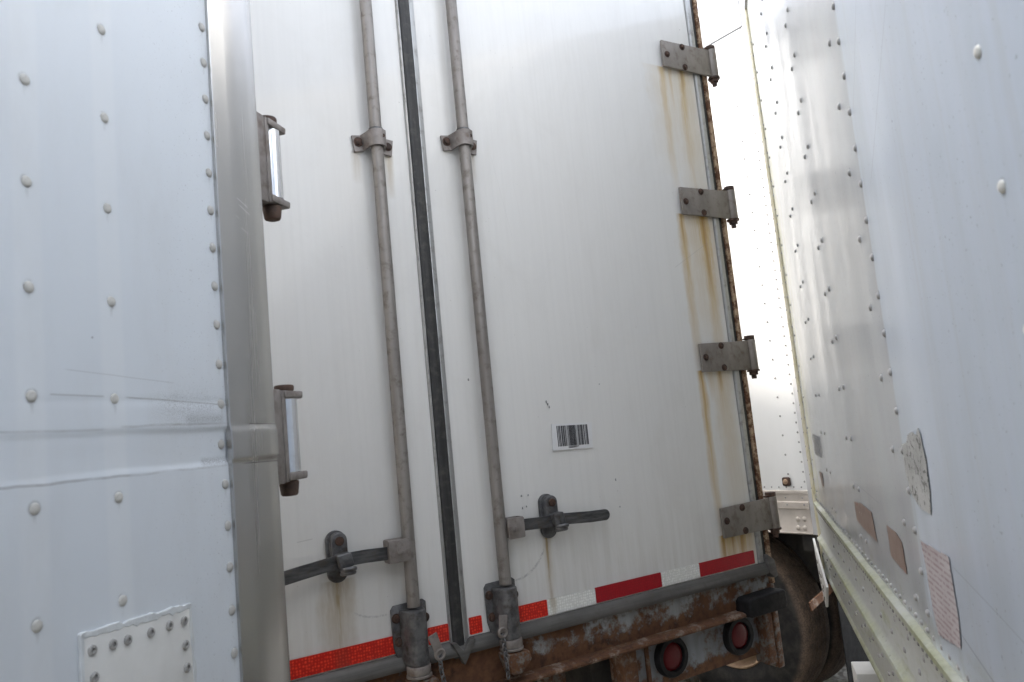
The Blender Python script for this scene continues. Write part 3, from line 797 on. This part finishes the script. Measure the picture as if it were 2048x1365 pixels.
obj('axle_beam', [cyl((-.56, .1, .5), (-.56, 2.45, .5), .07), cyl((-1.75, .1, .5), (-1.75, 2.45, .5), .07)], 'underframe_black', C)
for wx in (-.56, -1.75):
    for wy in (.20, .51): wheel(C, wx, wy)
    for wy in (2.06, 2.37):
        w = wheel(C, wx, wy); w.rotation_euler = (0, 0, R(180))
obj('mud_flap_bracket', [sweep([(.10, -.085, .672), (.10, .02, .700), (.10, .25, .76)], [(-.004, -.022), (.004, -.022), (.004, .022), (-.004, .022)]), box(.085, .115, .25, .30, .74, 1.03)], 'ledge_rust', C)
obj('mud_flap_shade', [box(.128, .134, .112, .95, .10, .95, .002)], 'black_rubber', C)  # added black flap, widened to stand in for deep shade over lit ground

# =================================================================== RIGHT TRAILER
D = thing('trailer', 'white riveted trailer side with green algae on its bottom rail along the right edge', 'trailer', (1.13809, 3.07823), -106.08, GROUP)
DL = 5.0; DT = 3.46
def dy(x, z):
    w = .0020 * mnoise.noise((x * 1.3, z * .5, 1)) + .0011 * mnoise.noise((x * 3.6, z * 1.3, 4)) + .0003 * mnoise.noise((x * 9, z * 4, 7))
    for px0 in (.11, .70, 1.29, 1.89, 2.544, 3.15):
        w -= .0010 * math.exp(-((x - px0) / .07) ** 2)
    return w
xs1 = lin(.012, 1.955, 110); xs2 = lin(1.925, 3.4, 80) + lin(3.6, DL, 12)
zsD = lin(1.300, DT - .09, 64)
obj('side_sheet', [sheet(xs1, zsD, dy)], 'side_sheet_right', D, 60)
obj('side_sheet', [sheet(xs2, zsD, lambda x, z: dy(x, z) - .0022)], 'side_sheet_right', D, 60)
obj('body', [box(.004, DL, .012, 2.55, 1.10, DT - .03)], 'side_sheet_far', D, 0)
obj('roof', [box(0, DL, -.01, 2.55, DT - .029, DT, .004)], 'roof_metal', D)
obj('top_rail', [hprofile([(.011, DT - .10), (-.010, DT - .10), (-.012, DT - .03), (.011, DT - .03)], [.002, DL])], 'top_rail_white', D)
obj('end_trim', [vprofile([(-.004, .06), (-.004, -.004), (.002, -.010), (.055, -.010), (.064, -.004), (.064, .011), (.002, .011), (.002, .06)], lin(1.045, DT - .03, 60), lambda x, y, z: .0015 * mnoise.noise((x * 20, z * 8, 2)), close=True)], 'cream_trim', D)
rp = [(.011, 1.312), (-.006, 1.312), (-.014, 1.308), (-.014, 1.298), (-.006, 1.292), (-.003, 1.19), (-.008, 1.182), (-.018, 1.176), (-.020, 1.169), (-.014, 1.160), (-.006, 1.155), (-.006, 1.058), (-.012, 1.052), (-.012, 1.045), (.06, 1.043), (.06, 1.05), (.011, 1.06)]
obj('bottom_rail', [hprofile(rp, [.0645] + lin(.1, DL, 60))], 'side_rail_algae', D)
DOME = to_mesh('rivet', [dome(.0062, .0045, 12)], 'rivet_grey')
DOMEW = to_mesh('rivet', [dome(.0068, .0026, 16)], 'rivet_white')
DOMEP = to_mesh('rivet', [dome(.0074, .0036, 16)], 'rivet_post')
DOMEC = to_mesh('rivet', [dome(.0062, .0036, 16)], 'rivet_cream')
def rivets(parent, mesh, x, z0, z1, step, fy=None, cond=None):
    z = z0
    while z < z1:
        obj('rivet', mesh, None, parent, loc=(x + random.uniform(-.0008, .0008), (fy(x, z) if fy else 0), z + random.uniform(-.001, .001)))
        z += step
dy2 = lambda x, z: dy(x, z) - .0022
rivets(D, DOMEC, 2.544, 1.371, 2.75, .1235, dy2)
rivets(D, DOME, 1.940, 1.360, 2.75, .0623, dy2)
rivets(D, DOME, 1.842, 1.361, 2.75, .1222, dy)
rivets(D, DOME, 1.335, 1.368, 2.95, .1187, dy)
rivets(D, DOME, 1.250, 1.366, 3.0, .1190, dy)
for i in range(26):
    obj('rail_rivet', DOME, None, D, loc=(.55 + i * .062, -.004 + .0005, 1.265 if i % 2 else 1.225))
rv = []
for x_ in (.65, .745): rv += [dm(x_, 1.36 + i * .119, .0055, .004, dy(x_, 2)) for i in range(17)]
rv += [dm(.085, 1.34 + i * .06, .005, .004, dy(.08, 2)) for i in range(32)]
rv += [dm(.145, 1.36 + i * .12, .005, .004, dy(.15, 2)) for i in range(16)]
rv += [dm(.06 + i * .031, 1.282, .004, .003, -.0055) for i in range(80)]
rv += [dm(.06 + i * .045, 1.325, .0045, .0035, dy(.06 + i * .045, 1.33) - .001) for i in range(58)]
rv += [dm(.06 + i * .062, 1.105 + .02 * (i % 2), .0055, .004, -.006) for i in range(36)]
rv += [dm(.02 + .012 * (i % 2), 1.36 + i * .055, .004, .003, -.010) for i in range(34)]
obj('small_rivets', rv, 'rivet_grey', D, kind='stuff')
# hanging tab with holes under the far end
tab = obj('hanging_tab', [prism([(-.02, 1.16), (.33, 1.046), (.195, .948), (.175, .940), (.06, 1.02)], -.030, -.022, .001)], 'patch_paint', D)
for (x_, z_) in ((.07, 1.085), (.10, 1.05), (.12, 1.02), (.16, 1.05), (.16, 1.0), (.20, 1.02), (.19, .975)):
    obj('bolt_hole', [cyl((x_, -.0295, z_), (x_, -.0315, z_), .007, n=12)], 'rust_bolt', tab)
obj('support_step', [box(.16, .30, .030, .22, .62, .742, .004), box(.17, .20, .2205, .25, .63, 1.04)], 'patch_paint', D)
obj('underframe', [box(.1, DL, .45, .57, .72, 1.09), box(.1, DL, 1.9, 2.02, .72, 1.09)] + [box(x, x + .07, .061, 2.5, .96, 1.09) for x in lin(.1, DL - .2, 22)], 'underframe_black', D)
for wx in (3.0, 4.2):
    for wy in (.20, .51): wheel(D, wx, wy)
    for wy in (2.06, 2.37):
        w = wheel(D, wx, wy); w.rotation_euler = (0, 0, R(180))
# stickers and marks
def ysk(x, z): return (dy(x, z) if x < 1.94 else dy2(x, z)) - .0006
def inside(p, poly):
    r = False; n = len(poly)
    for a in range(n):
        (x1, z1), (x2, z2) = poly[a], poly[a - 1]
        if (z1 > p[1]) != (z2 > p[1]) and p[0] < (x2 - x1) * (p[1] - z1) / (z2 - z1) + x1: r = not r
    return r
def decal(name, pts, mat, label=None, off=.0008):
    """thin film that follows the sheet it is stuck to"""
    x0, x1 = min(p[0] for p in pts), max(p[0] for p in pts); z0, z1 = min(p[1] for p in pts), max(p[1] for p in pts)
    b = sheet(lin(x0, x1, 60), lin(z0, z1, 50), lambda x, z: min(ysk(x, z), ysk(x + .016, z) if abs(x - 1.93) < .03 else 0) - off)
    bmesh.ops.delete(b, geom=[f for f in b.faces if not inside((f.calc_center_median().x, f.calc_center_median().z), pts)], context='FACES')
    bmesh.ops.solidify(b, geom=b.faces[:], thickness=-.0005)
    return obj(name, [b], mat, D, 0, label)
decal('sticker', [(1.222, 1.446), (1.34, 1.456), (1.478, 1.453), (1.497, 1.394), (1.36, 1.396), (1.223, 1.402)], 'sticker_brown', 'peeling brown rectangle, farther of two')
decal('sticker', [(1.654, 1.452), (1.745, 1.452), (1.790, 1.442), (1.794, 1.388), (1.70, 1.391), (1.652, 1.393)], 'sticker_brown', 'faded brown rectangle, nearer of two')
decal('sticker', [(1.974, 1.475), (2.137, 1.481), (2.137, 1.465), (2.136, 1.401), (2.124, 1.361), (1.997, 1.344), (1.984, 1.381), (1.983, 1.431)], 'sticker_faded_red', 'faded label with rows of red print')
pts = [(1.942, 1.618), (1.981, 1.623), (1.994, 1.634), (2.027, 1.64), (2.062, 1.639), (2.076, 1.648), (2.086, 1.641), (2.09, 1.621), (2.097, 1.604), (2.092, 1.587), (2.089, 1.562), (2.073, 1.528), (2.041, 1.527), (2.018, 1.527), (1.985, 1.535), (1.951, 1.546), (1.949, 1.566), (1.94, 1.579), (1.945, 1.604)]
decal('torn_sticker', pts, 'glue_residue', 'torn grey sticker remains')
decal('sticker', [(.36, 1.452), (.47, 1.455), (.475, 1.408), (.40, 1.405)], 'sticker_brown', 'small pink sticker by the far end')
text_obj('unit_number', '531029', .105, 'print_faded', D, Matrix.Translation((.30, dy(.45, 1.55) - .003, 1.510)) @ Matrix.Rotation(R(90), 4, 'X'), .0004, .85)

# =================================================================== LEFT TRAILER
A = thing('trailer', 'white riveted trailer side with a dented bare aluminium corner post along the left edge', 'trailer', (-.462, 1.182), 76.0, GROUP)
AT = 3.9
def crease(z):
    def ss(t): t = max(0, min(1, t)); return t * t * (3 - 2 * t)
    return ss((z - 1.690) / .011) * ss((1.7525 - z) / .011) * (.75 + .25 * math.sin((z - 1.69) / .0625 * math.pi))
def ay(x, z):
    w = .0014 * mnoise.noise((x * 2.2, z * 1.3, 6)) + .0006 * mnoise.noise((x * 6, z * 3, 2))
    for px0 in (-.343, -.22): w -= .0009 * math.exp(-((x - px0) / .02) ** 2)
    k = .35 + .65 * max(0, min(1, (x + .3) / .3))
    w += .0036 * k * crease(z + .006 * mnoise.noise((x * 7, 1, 1)))
    w += .0034 * k * mnoise.noise((x * 8, z * 11, 5)) * math.exp(-((z - 1.735) / .055) ** 2) * max(0, min(1, (x + .28) / .2))
    w += .0009 * k * math.exp(-((z - 1.789 + .03 * x * x) / .006) ** 2)
    return w
xsA = lin(-DL, -1.0, 14) + lin(-.95, .022, 130)
zsA = lin(1.10, 1.35, 6) + lin(1.37, 1.66, 20) + lin(1.664, 1.84, 88) + lin(1.86, 2.7, 40) + lin(2.8, AT - .1, 8)
obj('side_sheet', [sheet(xsA, zsA, ay)], 'side_sheet_left', A, 50)
obj('body', [box(-DL, .128, .016, 2.55, 1.08, AT - .03)], 'side_sheet_far', A, 0)
obj('roof', [box(-DL, .13, -.01, 2.55, AT - .029, AT, .004)], 'roof_metal', A)
obj('top_rail', [hprofile([(.011, AT - .10), (-.010, AT - .10), (-.012, AT - .03), (.011, AT - .03)], [-DL, .0])], 'top_rail_white', A)
obj('bottom_rail', [box(-DL, .0, -.008, .03, 1.02, 1.10, .003)], 'dull_rail', A)
def pdisp(x, y, z):
    if y > .02: return 0
    d = -.0036 * crease(z) if x > .03 else -.0022 * crease(z)
    return d + .0006 * mnoise.noise((x * 12, z * 3, 9))
pp = [(.012, .004), (.012, -.0052), (.0135, -.0066), (.043, -.0112), (.0455, -.0118), (.075, -.0126), (.100, -.0128), (.127, -.0126), (.1310, -.0118), (.1338, -.009), (.1345, -.002), (.1345, .03), (.135, .15), (.135, 2.5), (.129, 2.5), (.129, .012)]
obj('corner_post', [vprofile(pp, lin(1.05, 1.66, 12) + lin(1.664, 1.78, 60) + lin(1.8, AT - .03, 30), pdisp, close=True)], 'brushed_aluminium', A, 12)
rivets(A, DOMEW, -.343, 1.165, 2.6, .1253, ay)
rivets(A, DOMEW, -.220, 1.161, 2.6, .1258, ay)
rivets(A, DOMEP, .0005, 1.160, 2.6, .06255, ay)
rivets(A, DOMEW, -.95, 1.165, 2.6, .1253, ay)
# riveted repair patch
pt = [(-.283, 1.20), (-.285, 1.512), (-.10, 1.501), (-.088, 1.20)]
patch = obj('repair_patch', [prism(pt, -.0045, .003, .001)], 'patch_paint', A)
def bead(p0, p1, w, seed):
    rr = random.Random(seed); up_, lo = [], []
    n = 26; d = Vector((p1[0] - p0[0], p1[1] - p0[1])); nrm = Vector((-d.y, d.x)).normalized()
    for i in range(n + 1):
        c = Vector(p0) + d * i / n
        a = w * (.6 + .9 * mnoise.noise((i * .6, seed, 0))); b = w * (.5 + 1.5 * abs(mnoise.noise((i * .45, seed, 4))))
        up_.append(c + nrm * a); lo.append(c - nrm * b)
    return prism([tuple(q) for q in up_ + lo[::-1]], -.0052, .001, .0006, 1)
obj('sealant_bead', [bead((-.288, 1.514), (-.098, 1.503), .0055, 3), bead((-.099, 1.506), (-.087, 1.20), .0045, 8), bead((-.286, 1.20), (-.287, 1.516), .0035, 5)], 'sealant', patch)
bl = to_mesh('patch_rivet', [lathe([(.0064, .001), (.0064, -.0012), (.0054, -.0027), (.0036, -.0032), (.0026, -.0028), (.0026, -.0006), (.0001, -.001)], (0, 0, 0), 16)], 'blind_rivet')
for (x_, z_) in ((-.273, 1.494), (-.241, 1.4915), (-.217, 1.490), (-.177, 1.488), (-.142, 1.4875), (-.113, 1.486), (-.112, 1.454), (-.111, 1.424), (-.11, 1.385), (-.11, 1.34), (-.271, 1.463), (-.27, 1.42), (-.27, 1.37), (-.27, 1.32)):
    obj('patch_rivet', bl, None, patch, loc=(x_, -.0045, z_))
# door hinges on its rear corner
for (z0, z1) in ((2.180, 2.318), (1.664, 1.800)):
    br_ = [box(.136, .186, .006, .034, z0 - .018, z1 + .014, .003), box(.184, .196, .004, .036, z0 - .016, z1 + .012, .002),
           prism([(.190, z1 - .002), (.250, z1 - .002), (.252, z1 + .012), (.190, z1 + .012)], .000, .040, .003), prism([(.190, z0 - .014), (.250, z0 - .014), (.252, z0), (.190, z0)], .000, .040, .003)]
    hg = obj('hinge', br_, 'bracket_steel', A)
    obj('hinge_sleeve', [cyl((.222, .020, z0 + .0005), (.222, .020, z1 - .0025), .0195, n=28)], 'stainless', hg)
    obj('hinge_pin', [cyl((.218, .020, z1 + .0122), (.218, .020, z1 + .024), .018, n=14, b=.003)], 'rust_brown', hg)
    obj('hinge_nut', [cyl((.216, .020, z0 - .0145), (.216, .020, z0 - .042), .0185, .015, n=14, b=.004)], 'rust_brown', hg)
obj('underframe', [box(-DL, .1, .45, .57, .72, 1.07), box(-DL, .1, 1.9, 2.02, .72, 1.07)], 'underframe_black', A)
for wx in (-1.2, -2.5):
    for wy in (.20, .51): wheel(A, wx, wy)
    for wy in (2.06, 2.37):
        w = wheel(A, wx, wy); w.rotation_euler = (0, 0, R(180))

# =================================================================== loose stones under the centre trailer
bm = bmesh.new()
rs = random.Random(5)
for i in range(1600):
    wx, wy = rs.uniform(-.6, 1.6), rs.uniform(3.2, 7.5)
    s_ = rs.uniform(.008, .03)
    b = bmesh.new()
    bmesh.ops.create_icosphere(b, subdivisions=1, radius=s_, matrix=Matrix.Translation((wx, wy, s_ * .3)) @ Matrix.Rotation(rs.uniform(0, 6), 4, 'Z') @ Matrix.Diagonal((1, rs.uniform(.6, 1), rs.uniform(.5, .8), 1)))
    merge(bm, b)
st = obj('gravel', bm, 'stone', smooth=0, kind='stuff')
st['label'] = 'loose brown gravel on the ground under the trailers'; st['category'] = 'gravel'
